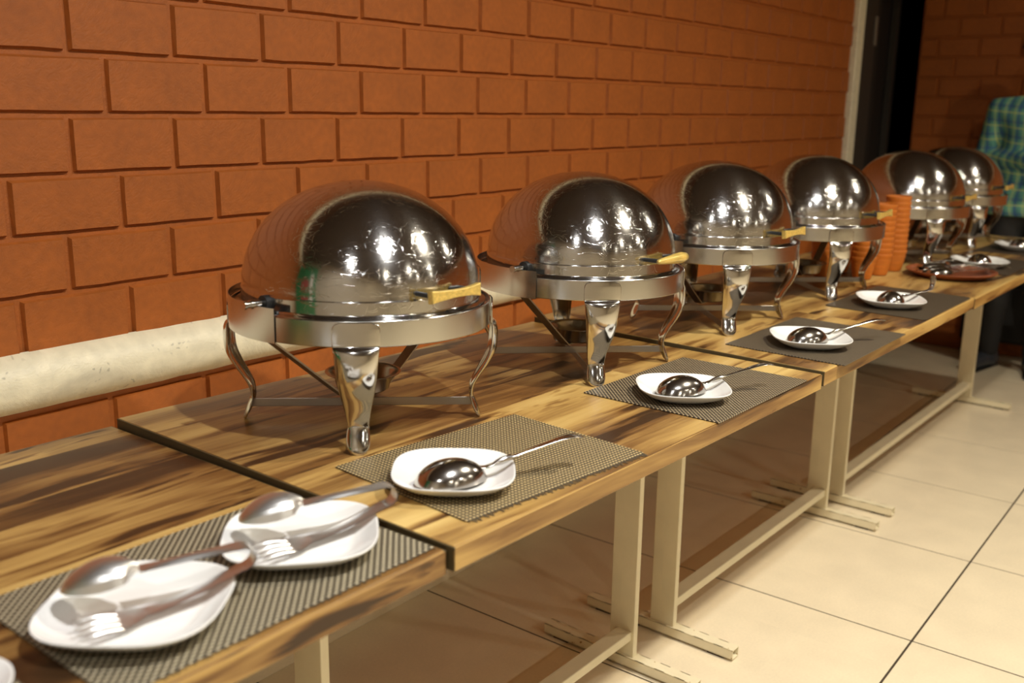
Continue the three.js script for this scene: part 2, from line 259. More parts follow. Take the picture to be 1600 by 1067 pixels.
// ---------------------------------------------------------------- tables
function makeTable(key, label, wood, legXs) {
  const T = TABLES[key], cx = (T.x0 + T.x1) / 2, cz = (T.z0 + T.z1) / 2, len = T.x1 - T.x0, wid = T.z1 - T.z0, th = 0.034;
  const t = thing('buffet_table', label, 'table', 'wood-topped buffet tables'), [wx, wz] = world(cx, cz); t.position.set(wx, 0, wz); t.rotation.y = TA;
  const H = T.h(cx, cz);
  const top = part('tabletop', metreUV(rbox(len - 0.004, th, wid - 0.004, 0.0015, 0, -th / 2, 0), len / 2 + wood * 0.31, wid / 2), woodMat[wood], t); top.position.y = H; top.quaternion.copy(qz(Math.atan(T.slope)).multiply(qx(-Math.atan(T.tip))));
  part('front_edge_band', metreUV(rbox(len, th - 0.002, 0.003, 0.001, 0, -th / 2 - 0.0008, wid / 2 - 0.0015), len / 2, 0.37 + wood * 0.2), woodMat[wood], top);
  for (const s of [-1, 1]) part('end_band', rbox(0.003, th - 0.001, wid, 0.001, s * (len / 2 - 0.0015), -th / 2 - 0.0004, 0), M.endBand, top);
  // base: a flat upright at each end on a runner, one long stretcher
  for (const lx of legXs) {
    const x = lx - cx, hh = T.h(lx, cz) - th - 0.003;
    part('leg', metreUV(rbox(0.018, hh - 0.03, 0.070, 0.002, x, (hh + 0.03) / 2, 0.565 - cz)), M.cleanIron, t);
    const L = 0.443, w = 0.032, h = 0.026, e = 0.0022, y = 0.006;   // hollow runner, open at both ends
    const r = part('runner', metreUV(merge([box(w, e, L, 0, y + h - e / 2, 0), box(w, e, L, 0, y + e / 2, 0), box(e, h, L, w / 2 - e / 2, y + h / 2, 0), box(e, h, L, -w / 2 + e / 2, y + h / 2, 0)])), M.iron, t); r.position.set(x, 0, 0.5535 - cz);
    for (const s of [-1, 1]) part('pad', box(0.026, y, 0.045, 0, y / 2, s * (L / 2 - 0.05)), M.rustIron, r);
    part('mounting_plate', box(0.05, 0.004, 0.5, x, hh - 0.002 - 0.004, 0), M.iron, t);
  }
  const a = Math.min(...legXs) - cx, b = Math.max(...legXs) - cx;
  part('stretcher', metreUV(rbox(b - a - 0.016, 0.024, 0.042, 0.0025, (a + b) / 2, 0.088, 0.572 - cz)), M.cleanIron, t);
  return t;
}
makeTable('a', 'buffet table carrying the two plates of tongs', 0, [-1.06, -0.115]);
makeTable('b', 'buffet table carrying the two largest chafing dishes', 1, [0.085, 1.057]);
makeTable('c', 'buffet table between the two seams, carrying the third and fourth chafing dishes', 2, [1.253, 2.277]);
makeTable('d', 'far buffet table carrying the clay cups and the clay dish of spoons', 2, [2.431, 4.054]);

// ---------------------------------------------------------------- chafing dishes
function chafingLeg() {
  // height: [radius, width, pillow depth]
  const K = [[0.2185, 0.2278, 0.050, 0.0008], [0.2150, 0.2282, 0.066, 0.0008], [0.2080, 0.2284, 0.0735, 0.0008], [0.1850, 0.2284, 0.0735, 0.0008], [0.1805, 0.2290, 0.0730, 0.0020], [0.1765, 0.2345, 0.0715, 0.0070], [0.1680, 0.2378, 0.0690, 0.0110], [0.1500, 0.2390, 0.0660, 0.0135], [0.1250, 0.2360, 0.0610, 0.0135], [0.1000, 0.2235, 0.0530, 0.0115], [0.0780, 0.2085, 0.0445, 0.0090], [0.0600, 0.1990, 0.0385, 0.0070], [0.0460, 0.1965, 0.0345, 0.0060], [0.0380, 0.1985, 0.0350, 0.0085], [0.0260, 0.2035, 0.0378, 0.0110], [0.0150, 0.2075, 0.0375, 0.0105], [0.0070, 0.2095, 0.0320, 0.0075], [0.0025, 0.2100, 0.0220, 0.0040], [0.0003, 0.2095, 0.0060, 0.0010]];
  const rows = []; for (let i = 0; i < K.length - 1; i++) for (let s = 0; s < 3; s++) { const t = s / 3, h = (c) => { const p0 = (K[i - 1] ?? K[i])[c], p1 = K[i][c], p2 = K[i + 1][c], p3 = (K[i + 2] ?? K[i + 1])[c]; const v = 0.5 * (2 * p1 + (p2 - p0) * t + (2 * p0 - 5 * p1 + 4 * p2 - p3) * t * t + (3 * p1 - p0 - 3 * p2 + p3) * t * t * t); return Math.min(Math.max(v, Math.min(p1, p2) - 0.001), Math.max(p1, p2) + 0.001); }; rows.push([mix(K[i][0], K[i + 1][0], t), h(1), h(2), h(3)]); } rows.push(K[K.length - 1]);
  const n = rows.length - 1, at = (s, v, off) => { const [h, r, w, b] = rows[Math.round(v * n)], z = s * w / 2; return [r - b * (1 - Math.sqrt(Math.max(0, 1 - 0.96 * s * s))) * 0.85 - z * z / 0.46 - off, h, z]; };
  const th = 0.0024;   // outer face, edge, inner face, edge: one closed skin
  return gridGeo(30, n, (u, v) => { const k = u * 2; if (k <= 0.94) return at(-Math.cos(k / 0.94 * Math.PI), v, 0); if (k < 1) return at(1, v, th * (k - 0.94) / 0.06); if (k <= 1.94) return at(1 - 2 * (k - 1) / 0.94, v, th); return at(-1, v, th * (2 - k) / 0.06); }, true);
}
const DISH = {
  leg: chafingLeg(),
  ring: lathe([[0.2210, 0.1800], [0.2238, 0.1795], [0.2240, 0.1810], [0.2240, 0.2185], [0.2234, 0.2205], [0.2220, 0.2208], [0.2212, 0.2190], [0.2210, 0.1800]], 96),
  pan: lathe([[0.2212, 0.2105], [0.214, 0.2125], [0.2085, 0.2110], [0.2065, 0.2], [0.2055, 0.184], [0.0, 0.183]], 72),
  dome: lathe([[0.2135, 0.2165], [0.2150, 0.2180], [0.2145, 0.2200], [0.2090, 0.2215], [0.2050, 0.2235], [0.2045, 0.2260], [0.2045, 0.2440], [0.2040, 0.2462], [0.2028, 0.2475], ...Array.from({ length: 41 }, (_, i) => { const a = (i + 1) / 41 * Math.PI / 2; return [Math.max(0, 0.2028 * Math.pow(Math.cos(a), 0.97)), 0.2475 + 0.1725 * Math.pow(Math.sin(a), 1.0)]; })], 128),
  burner: merge([lathe([[0.0, 0.052], [0.040, 0.052], [0.046, 0.056], [0.052, 0.080], [0.066, 0.084], [0.067, 0.0855], [0.052, 0.083], [0.044, 0.058], [0, 0.0545]], 40)]),
  strap: strap([[-0.218, 0.188], [-0.212, 0.182], [-0.07, 0.066], [-0.05, 0.0505], [0.05, 0.0505], [0.07, 0.066], [0.212, 0.182], [0.218, 0.188]], 0.022, 0.003),
  bar: rbox(0.394, 0.015, 0.003, 0.001),
};
{ // tall back band behind the hinges: the half of the ring on the wall side
  const n = 60; DISH.band = merge([0.2262, 0.2246].map((r) => gridGeo(n, 4, (u, v) => { const a = Math.PI * mix(-0.06, 1.06, u); return [r * Math.cos(a), mix(0.1775, 0.2330, v), -r * Math.sin(a)]; })).concat([0.1775, 0.2330].map((y) => gridGeo(n, 1, (u, v) => { const a = Math.PI * mix(-0.06, 1.06, u), r = mix(0.2246, 0.2262, v); return [r * Math.cos(a), y, -r * Math.sin(a)]; }))));
  const s = new THREE.Shape(); s.moveTo(-0.056, -0.0085); s.bezierCurveTo(-0.035, -0.0065, -0.01, -0.0045, 0.01, -0.0048); s.bezierCurveTo(0.03, -0.005, 0.045, -0.0065, 0.053, -0.0085); s.lineTo(0.0545, 0.0085); s.bezierCurveTo(0.045, 0.0065, 0.03, 0.0045, 0.01, 0.0042); s.bezierCurveTo(-0.01, 0.0042, -0.035, 0.0055, -0.056, 0.0075); s.closePath();
  DISH.handle = new THREE.ExtrudeGeometry(s, { depth: 0.008, bevelEnabled: true, bevelThickness: 0.002, bevelSize: 0.002, bevelSegments: 2, curveSegments: 10 }).translate(0, 0, -0.004);
  { const uv = DISH.handle.attributes.uv; for (let i = 0; i < uv.count; i++) uv.setXY(i, uv.getX(i) * 8, uv.getY(i) * 20); }
  DISH.spindle = lathe([[0, -0.06], [0.005, -0.058], [0.0075, -0.03], [0.0105, 0.01], [0.0115, 0.035], [0.009, 0.052], [0, 0.057]], 24).rotateZ(-Math.PI / 2);
}
function chafingDish(label, spindle) {
  const t = thing('chafing_dish', label, 'chafing dish', 'roll-top chafing dishes along the buffet');
  part('ring', DISH.ring, M.ring, t);
  const b = part('back_band', DISH.band, M.ring, t);
  for (const s of [-1, 1]) { part('hinge_bolt', merge([cyl(0.0055, 0.048, s * 0.226, 0.2365, 0.004, 'x', 16), cyl(0.0075, 0.006, s * 0.236, 0.2365, 0.004, 'x', 6), cyl(0.007, 0.005, s * 0.2485, 0.2365, 0.004, 'x', 16)]), M.leg, b); part('hinge_washer', cyl(0.0115, 0.010, s * 0.209, 0.2365, 0.004, 'x', 20), M.black, b); }
  part('water_pan', DISH.pan, M.ring, t);
  const dome = part('dome', DISH.dome, M.dome, t);
  const h = part('handle', spindle ? DISH.spindle : DISH.handle, M.yellow, dome); h.position.set(-0.014, 0.2565, 0.232); h.rotation.x = spindle ? 0 : -0.12;
  for (const px of [-0.060, 0.030]) part('handle_post', cyl(0.0042, 0.040, px, 0.2560, 0.212, 'z', 12), M.black, dome);
  for (let k = 0; k < 4; k++) { const l = part('leg', DISH.leg, M.leg, t); l.rotation.y = -Math.PI / 4 - k * Math.PI / 2; }
  for (const s of [-1, 1]) { const c = part('cross_bar', DISH.bar, M.bar, t); c.position.y = 0.0135 + (s > 0 ? 0.0 : 0.0155); c.rotation.y = s * Math.PI / 4; }
  part('burner_strap', DISH.strap, M.bar, t);
  part('burner_cup', DISH.burner, M.cup, t);
  return t;
}
put(chafingDish('largest steel roll-top chafing dish, with flat yellow handle, beside the tongs plates'), 'b', 0.302, 0.466);
put(chafingDish('steel roll-top chafing dish second from the tongs, with a spindle-shaped yellow handle', true), 'b', 0.903, 0.507, 0.03);
put(chafingDish('steel roll-top chafing dish third from the tongs, just past a table seam'), 'c', 1.508, 0.506, -0.02);
put(chafingDish('steel roll-top chafing dish in front of the stacked clay cups'), 'c', 2.142, 0.509, 0.03);
put(chafingDish('steel roll-top chafing dish behind the clay dish of spoons'), 'd', 3.075, 0.512, 0.0);
put(chafingDish('steel roll-top chafing dish farthest down the buffet, beside the person in plaid'), 'd', 3.755, 0.485, 0.02);

// ---------------------------------------------------------------- place mats
function weave(light, dark, stripe) {
  if (stripe === 'grid') return dataTex(32, 32, (u, v, o) => { const t = Math.pow(Math.max(0, Math.sin(u * Math.PI)) * Math.max(0, Math.sin(v * Math.PI)), 1.7); for (let c = 0; c < 3; c++) o[c] = mix(dark[c], light[c], Math.min(1, 1.25 * t)); }, true);
  return dataTex(64, 64, (u, v, o) => { const i = Math.floor(u * 2), j = Math.floor(v * 2), fu = (u * 2) % 1, fv = (v * 2) % 1, over = (i + j) % 2 === 0, pad = stripe ? Math.min(1, Math.sin(fv * Math.PI) * 1.5) : Math.min(1, Math.sin(fu * Math.PI) * 1.6) * Math.min(1, Math.sin(fv * Math.PI) * 1.6); const t = over ? (stripe ? pad : Math.pow(pad, 1.6)) : stripe ? 0.28 * pad : 0.05; for (let c = 0; c < 3; c++) o[c] = mix(dark[c], light[c], t); }, true);
}
const weaveBump = dataTex(64, 64, (u, v, o) => { const i = Math.floor(u * 2), j = Math.floor(v * 2), fu = (u * 2) % 1, fv = (v * 2) % 1; o[0] = o[1] = o[2] = (i + j) % 2 === 0 ? 90 + 160 * Math.sin(fu * Math.PI) * Math.sin(fv * Math.PI) : 60; }, false);
function mat(label, t, x, z, w, d, turn, light, dark, cell, stripe, fringe, round) {
  const g = thing('place_mat', label, 'place mat', 'woven place mats along the buffet');
  const map = weave(light, dark, stripe), bump = weaveBump.clone(); map.repeat.set(1 / cell, 1 / cell); bump.repeat.copy(map.repeat);
  const m = std({ map, bumpMap: bump, bumpScale: 0.0008, roughness: 0.55 });
  const s = new THREE.Shape(), X = w / 2, Z = d / 2, r = round ?? 0.003;
  s.moveTo(-X + r, -Z); s.lineTo(X - r, -Z); s.quadraticCurveTo(X, -Z, X, -Z + r); s.lineTo(X, Z - r); s.quadraticCurveTo(X, Z, X - r, Z); s.lineTo(-X + r, Z); s.quadraticCurveTo(-X, Z, -X, Z - r); s.lineTo(-X, -Z + r); s.quadraticCurveTo(-X, -Z, -X + r, -Z);
  const geo = new THREE.ExtrudeGeometry(s, { depth: 0.0012, bevelEnabled: true, bevelThickness: 0.0004, bevelSize: 0.0004, bevelSegments: 1, curveSegments: 6 }).rotateX(-Math.PI / 2).translate(0, 0.0004, 0);
  part('woven_sheet', metreUV(geo), m, g);
  if (fringe) { const list = []; for (let i = 0; i < 90; i++) { const L = rr(0.006, 0.014) * fringe; list.push(box(0.0017, 0.0008, L, 0, 0.001, L / 2 - 0.001).rotateY(rr(-0.35, 0.35)).translate(mix(-X + 0.002, X - 0.002, i / 89), 0, Z)); } const f = part('fringe', merge(list), std({ color: lin(0.10, 0.08, 0.05), roughness: 0.7 }), g); f.userData.kind = 'stuff'; }
  put(g, t, x, z, turn, 0.0005);
  return g;
}
const B1 = [196, 184, 154], K1 = [52, 44, 32];
mat('light striped woven mat under the two tongs plates', 'a', -0.226, 0.790, 0.432, 0.290, 0, B1, [70, 62, 48], 0.0105, false, 0.5);
mat('woven mat cut by the picture edge, beyond the tongs plates', 'a', -0.700, 0.790, 0.432, 0.290, 0.0, B1, [70, 62, 48], 0.0105, false);
mat('beige and black woven mat with frayed edge, below the largest chafing dish', 'b', 0.283, 0.788, 0.402, 0.288, -0.075, [216, 190, 134], K1, 0.0070, 'grid', 1);
mat('finely woven mat before the second chafing dish, next to a table seam', 'b', 0.905, 0.812, 0.402, 0.296, 0.01, [178, 158, 122], [48, 41, 32], 0.0090, false);
mat('dark woven mat just past the table seam, under the third spoon plate', 'c', 1.482, 0.828, 0.425, 0.292, 0.01, [142, 125, 98], [38, 32, 25], 0.0080, false);
mat('dark smooth mat with rounded corners in front of the clay cups', 'c', 2.140, 0.812, 0.455, 0.286, 0.0, [92, 78, 56], [54, 44, 31], 0.006, false, 0, 0.02);
mat('dark mat under the spoon plate beside the clay dish', 'd', 3.16, 0.786, 0.44, 0.286, 0.0, [86, 72, 52], [48, 38, 28], 0.006, false, 0, 0.015);
mat('dark mat farthest down the buffet, under the last plate', 'd', 3.76, 0.80, 0.44, 0.286, 0.0, [86, 72, 52], [48, 38, 28], 0.006, false, 0, 0.015);

// ---------------------------------------------------------------- plates
function plateGeo() {
  const prof = [[0.0, 0.0060], [0.60, 0.0060], [0.70, 0.0072], [0.84, 0.0140], [0.965, 0.0225], [0.99, 0.0236], [1.0, 0.0228], [0.99, 0.0205], [0.85, 0.0105], [0.68, 0.0030], [0.62, 0.0], [0.56, 0.0], [0.54, 0.0016], [0.0, 0.0016]];
  const R = (a, n = 3.0) => 0.0905 / Math.pow(Math.pow(Math.abs(Math.cos(a)), n) + Math.pow(Math.abs(Math.sin(a)), n), 1 / n);
  return gridGeo(96, prof.length - 1, (u, v) => { const a = u * 2 * Math.PI, p = prof[Math.round(v * (prof.length - 1))], r = p[0] * mix(0.09, R(a), sm(0.2, 0.9, p[0])); return [r * Math.cos(a), p[1], r * Math.sin(a)]; }, true);
}
const PLATE = plateGeo(), LIFT = 0.0029;
function plate(label, t, x, z, turn, k = 1) { const m = new THREE.Mesh(PLATE, M.china); m.name = numbered('plate'); scene.add(m); tag(m, label, 'plate', 'white rounded-square plates on the mats'); put(m, t, x, z, turn, LIFT); m.scale.setScalar(k); return m; }
const D45 = Math.PI / 4;
plate('white plate cut by the picture edge, beside the tongs plates', 'a', -0.592, 0.835, D45);
plate('white plate under the tongs nearest the picture corner', 'a', -0.348, 0.820, D45 - 0.12, 1.06);
plate('white plate under the tongs next to the table seam', 'a', -0.120, 0.812, D45 + 0.05, 1.06);
plate('white plate on the frayed beige mat, below the largest chafing dish', 'b', 0.162, 0.812, D45 - 0.08, 1.0);
plate('white plate with spoon before the second chafing dish', 'b', 0.812, 0.826, D45 - 0.10, 1.0);
plate('white plate with spoon on the dark mat past the table seam', 'c', 1.405, 0.838, D45 - 0.18, 1.03);
plate('white plate holding the ladle with an upturned handle end', 'c', 2.052, 0.812, D45 - 0.25, 1.04);
plate('white plate with ladle beside the clay dish of spoons', 'd', 3.10, 0.790, D45 - 0.3, 1.08);
plate('white plate with ladle farthest down the buffet', 'd', 3.70, 0.800, D45 - 0.3, 1.08);

// ---------------------------------------------------------------- spoons, ladles, tongs
function bowlGeo(a, b, depth, t = 0.0014, tip = 0.12, nu = 40, nv = 12) {   // dome-shaped shell, hollow below, rim at y = 0
  const f = (k) => (u, v) => { const an = u * 2 * Math.PI, r = v, cx = Math.cos(an), s = Math.sin(an); const y = (depth - k) * Math.pow(Math.max(0, 1 - r * r), 0.62); return [(a - k) * r * cx, y, (b - k) * r * s * (1 - tip * cx * r)]; };
  return merge([gridGeo(nu, nv, f(0), true), gridGeo(nu, nv, f(t), true), gridGeo(nu, 1, (u, v) => { const p = f(v * t)(u, 1); return p; }, true)]);
}
function handleGeo(path, nSide = 10) {  // path: [x, y, halfWidth, halfThickness, z]
  return gridGeo(nSide, path.length - 1, (u, v) => { const i = Math.round(v * (path.length - 1)), p = path[i], q = path[Math.min(path.length - 1, i + 1)], o = path[Math.max(0, i - 1)], dx = q[0] - o[0], dy = q[1] - o[1], l = Math.hypot(dx, dy), a = u * 2 * Math.PI, c = Math.cos(a), s = Math.sin(a); return [p[0] - dy / l * p[3] * s, p[1] + dx / l * p[3] * s, (p[4] ?? 0) + p[2] * c]; }, true);
}
const smoothPath = (pts, n) => { const out = []; const c = new THREE.CatmullRomCurve3(pts.map((p) => new THREE.Vector3(p[0], p[1], p[2]))), d = new THREE.CatmullRomCurve3(pts.map((p) => new THREE.Vector3(p[3], 0, p[4] ?? 0))); for (let i = 0; i <= n; i++) { const v = c.getPoint(i / n), w = d.getPoint(i / n); out.push([v.x, v.y, v.z, w.x, w.z]); } return out; };
const SPOON = { bowl: bowlGeo(0.055, 0.0365, 0.033), handle: handleGeo(smoothPath([[0.042, 0.016, 0.0085, 0.0006], [0.053, 0.0135, 0.0068, 0.002], [0.066, 0.0165, 0.0048, 0.0022], [0.100, 0.025, 0.0042, 0.0022], [0.140, 0.0345, 0.0052, 0.002], [0.175, 0.0430, 0.0085, 0.0017], [0.198, 0.0455, 0.0105, 0.0015], [0.212, 0.0425, 0.0085, 0.0013], [0.217, 0.0405, 0.001, 0.0006]], 40)) };
function spoon(label, t, x, z, turn, k = 1, lift = 0.0, group = 'serving spoons lying face down on plates') {
  const g = thing('serving_spoon', label, 'spoon', group); part('bowl', SPOON.bowl, M.spoon, g); part('handle', SPOON.handle, M.spoon, g); g.scale.setScalar(k);
  return put(g, t, x, z, turn, LIFT + 0.0115 + lift, qz(0.0));
}
spoon('steel spoon face down on the plate below the largest chafing dish', 'b', 0.146, 0.822, -0.47, 1.0);
spoon('steel spoon face down on the plate before the second chafing dish', 'b', 0.806, 0.826, -0.56, 0.96);
spoon('steel spoon face down on the plate just past the table seam', 'c', 1.397, 0.835, -0.62, 0.98);
const LADLE = { bowl: bowlGeo(0.042, 0.042, 0.036, 0.0014, 0), handle: handleGeo(smoothPath([[0.036, 0.016, 0.006, 0.001], [0.046, 0.016, 0.006, 0.002], [0.08, 0.019, 0.005, 0.002], [0.13, 0.024, 0.006, 0.002], [0.160, 0.027, 0.0075, 0.002], [0.172, 0.031, 0.0085, 0.002], [0.177, 0.043, 0.0095, 0.002], [0.178, 0.062, 0.0105, 0.0018], [0.1775, 0.070, 0.007, 0.0012], [0.177, 0.072, 0.001, 0.0006]], 44)) };
function ladle(label, t, x, z, turn, k = 1) { const g = thing('ladle', label, 'ladle', 'ladles lying face down on plates'); part('bowl', LADLE.bowl, M.spoon, g); part('handle', LADLE.handle, M.spoon, g); g.scale.setScalar(k); return put(g, t, x, z, turn, LIFT + 0.0120); }
ladle('steel ladle with upturned handle end, in front of the clay cups', 'c', 2.022, 0.822, -0.38, 0.98);
ladle('steel ladle on the plate beside the clay dish of spoons', 'd', 3.075, 0.796, 1.25, 1.05);
ladle('steel ladle on the last plate of the buffet', 'd', 3.68, 0.800, 1.1, 1.05);

function tongsParts() {
  // lies along x: bend at x = 0, tips toward -x; arms spread in z
  const bend = gridGeo(24, 6, (u, v) => { const a = mix(-Math.PI / 2, Math.PI / 2, u), w = mix(-0.010, 0.010, v); return [0.014 * Math.cos(a) * 1.2, w, 0.014 * Math.sin(a)]; });
  const bend2 = gridGeo(24, 6, (u, v) => { const a = mix(-Math.PI / 2, Math.PI / 2, u), w = mix(-0.010, 0.010, v); return [0.0128 * Math.cos(a) * 1.2 - 0.0004, w, 0.0128 * Math.sin(a)]; });
  const arm = (sgn, endW) => merge([0, 0.0012].map((off) => gridGeo(30, 6, (u, v) => { const x = -0.105 * u, spread = sgn > 0 ? 0.014 + 0.016 * Math.sin(u * Math.PI * 0.5) : 0.014 - 0.008 * u, hw = mix(0.010, endW, sm(0.1, 0.9, u)) * (1 - 0.12 * Math.sin(u * Math.PI)), w = (v * 2 - 1); return [x, hw * w, sgn * (spread - off + 0.0028 * (1 - w * w) * Math.sin(u * Math.PI))]; })));
  const spoonEnd = merge([0, 0.0012].map((off) => gridGeo(28, 14, (u, v) => { const s = v * 2 - 1, x = u * 0.078, half = 0.029 * Math.pow(Math.sin(Math.PI * Math.min(1, Math.max(0.001, 0.10 + 0.90 * u))), 0.55) * (u < 0.25 ? mix(0.34, 1, sm(0, 0.25, u)) : 1), d = (0.022 - off) * Math.pow(Math.max(0, 1 - s * s), 0.6) * Math.pow(Math.sin(Math.PI * Math.min(1, 0.06 + 0.94 * u)), 0.6); return [-0.105 - x, half * s, -(0.006 + d - 0.012 * u)]; })));
  const list = []; const tine = (w) => gridGeo(8, 20, (u, v) => { const a = u * 2 * Math.PI, x = v * 0.044, hw = mix(0.0036, 0.0014, sm(0.4, 1, v)), y = w * mix(0.0150, 0.0200, v); return [-0.132 - x, y + hw * Math.cos(a), 0.030 + 0.0012 * Math.sin(a) - 0.005 * Math.sin(v * 2.6)]; }, true);
  for (const w of [-1, -1 / 3, 1 / 3, 1]) list.push(tine(w));
  list.push(...[0, 0.0012].map((off) => gridGeo(14, 10, (u, v) => { const s = v * 2 - 1, half = mix(0.0095, 0.0186, sm(0, 0.7, u)); return [-0.105 - 0.029 * u, half * s, 0.030 - off + 0.002 * Math.sin(u * 3) * (1 - s * s)]; })));
  const lean = (g, k) => { const p = g.attributes.position; for (let i = 0; i < p.count; i++) p.setY(i, p.getY(i) - k * Math.min(0, p.getX(i))); g.computeVertexNormals(); return g; };
  return { bend: merge([bend, bend2]), armA: lean(arm(-1, 0.0085), -0.13), armB: lean(arm(1, 0.0095), 0.17), spoonEnd: lean(spoonEnd, -0.13), forkEnd: lean(merge(list), 0.17) };
}
const TONGS = tongsParts();
function tongs(label, t, x, z, turn, roll, pitch, lift) {
  const g = thing('serving_tongs', label, 'tongs', 'spoon and fork serving tongs'), inner = (n, geo) => { const m = part(n, geo, M.tongs, g); m.quaternion.copy(qz(pitch).multiply(qx(roll))); m.position.y = lift; return m; };
  inner('bend', TONGS.bend); inner('spoon_arm', TONGS.armA); inner('fork_arm', TONGS.armB); inner('spoon_end', TONGS.spoonEnd); inner('fork_end', TONGS.forkEnd);
  return put(g, t, x, z, turn, LIFT);
}
tongs('steel spoon-and-fork tongs on the plate nearest the picture corner', 'a', -0.246, 0.862, -0.36, 1.62, 0.012, 0.0500);
tongs('steel spoon-and-fork tongs on the plate next to the table seam', 'a', -0.016, 0.852, -0.36, 1.62, 0.012, 0.0500);

// ---------------------------------------------------------------- clay cups and clay dish
const ORD = ['first', 'second', 'third', 'fourth', 'fifth', 'sixth', 'seventh', 'eighth', 'ninth', 'tenth', 'eleventh'];
const CUP = lathe([[0.0, 0.0], [0.026, 0.0], [0.030, 0.003], [0.0335, 0.018], [0.0365, 0.034], [0.0385, 0.044], [0.0375, 0.0465], [0.0395, 0.050], [0.0405, 0.057], [0.0395, 0.0595], [0.0420, 0.063], [0.0435, 0.072], [0.0440, 0.0765], [0.0425, 0.078], [0.0418, 0.076], [0.0380, 0.050], [0.0332, 0.022], [0.0275, 0.0055], [0, 0.0050]], 40);
[[2.515, 0.560, 8, 'shortest front stack'], [2.640, 0.572, 10, 'middle front stack'], [2.772, 0.578, 11, 'tallest stack'], [2.470, 0.440, 9, 'stack behind the chafing dish leg'], [2.600, 0.445, 9, 'stack nearest the wall']].forEach(([x, z, n, where], s) => {
  const lx = rr(-0.0003, 0.0003), lz = rr(-0.0003, 0.0003);
  for (let k = 0; k < n; k++) { const m = new THREE.Mesh(CUP, M.clay); m.name = numbered('clay_cup'); scene.add(m); const top = k === n - 1; tag(m, top ? `topmost orange clay cup of the ${where}` : k === 0 ? `bottom orange clay cup of the ${where}` : `orange clay cup, ${ORD[k]} from the bottom of the ${where}`, 'cup', `orange clay cups in the ${where}`); put(m, 'd', x + lx * k * 2 + rr(-0.0003, 0.0003), z + lz * k * 2 + rr(-0.0003, 0.0003), rr(0, 6), 0.0008 + k * 0.0190); m.rotateX(rr(-0.002, 0.002)); }
});
const cd = new THREE.Mesh(lathe([[0, 0], [0.10, 0], [0.115, 0.003], [0.140, 0.014], [0.150, 0.0205], [0.1495, 0.0225], [0.145, 0.022], [0.132, 0.014], [0.110, 0.0065], [0, 0.006]], 64), M.clayDish);
cd.name = 'clay_dish'; scene.add(cd); tag(cd, 'round terracotta dish holding a pile of steel spoons', 'dish'); put(cd, 'd', 2.790, 0.775, 0, 0.0008); cd.scale.set(1, 1, 1);
const names = ['lowest', 'second', 'third', 'fourth', 'fifth', 'sixth', 'seventh', 'topmost', 'loose'];
[[-0.070, -0.045, -0.95], [-0.025, -0.068, -1.05], [0.028, -0.070, -1.2], [-0.085, -0.010, -0.80], [-0.05, -0.030, -0.95], [0.065, -0.050, -1.45], [0.0, -0.050, -1.12], [-0.035, -0.055, -1.0], [0.075, -0.015, -1.75]].forEach(([dx, dz, a], i) => {
  const g = thing('table_spoon', `${names[i]} steel spoon in the pile on the terracotta dish`, 'spoon', 'steel spoons piled on the clay dish'); part('bowl', SPOON.bowl, M.spoon, g); part('handle', SPOON.handle, M.spoon, g); g.scale.set(0.92, 0.52, 0.78);
  put(g, 'd', 2.790 + dx, 0.775 + dz, a, 0.0140 + i * 0.0024, qz(-0.035));
});

// ---------------------------------------------------------------- small things of the room
{
  const s = thing('wall_switch', 'small white switch box on the far orange wall', 'switch'); s.position.set(ROOM.x1 - 0.0005, 1.702, 0.540); s.rotation.y = -Math.PI / 2;
  part('box', rbox(0.075, 0.08, 0.03, 0.005, 0, 0, 0.015), M.white, s); part('rocker', rbox(0.02, 0.03, 0.006, 0.002, 0, 0, 0.032), M.white, s); part('cable_clip', rbox(0.024, 0.012, 0.012, 0.002, -0.05, -0.004, 0.006), M.black, s);
}
{ // black upholstered chair behind the person, its round-shouldered back seen beside the trousers
  const c = thing('upholstered_chair', 'black upholstered chair with rounded back, behind the person in plaid', 'chair'); c.position.set(5.10, 0, 0.60); c.rotation.y = -Math.PI / 2;
  const cloth = std({ color: lin(0.018, 0.017, 0.017), roughness: 0.75, bumpMap: stucco, bumpScale: 0.0006 });
  const sh = new THREE.Shape(); sh.moveTo(-0.235, 0.10); sh.lineTo(0.235, 0.10); sh.lineTo(0.235, 0.70); sh.bezierCurveTo(0.235, 0.82, 0.16, 0.875, 0.06, 0.875); sh.lineTo(-0.06, 0.875); sh.bezierCurveTo(-0.16, 0.875, -0.235, 0.82, -0.235, 0.70); sh.closePath();
  part('backrest', new THREE.ExtrudeGeometry(sh, { depth: 0.06, bevelEnabled: true, bevelThickness: 0.012, bevelSize: 0.012, bevelSegments: 3, curveSegments: 12 }).translate(0, 0, -0.075), cloth, c);
  part('seat', rbox(0.45, 0.32, 0.10, 0.03, 0, 0.27, 0.035), cloth, c);
  for (const px of [-0.20, 0.20]) for (const pz of [-0.05, 0.06]) part('leg', cyl(0.014, 0.115, px, 0.0575, pz, 'y', 12, 0.018), M.black, c);
}
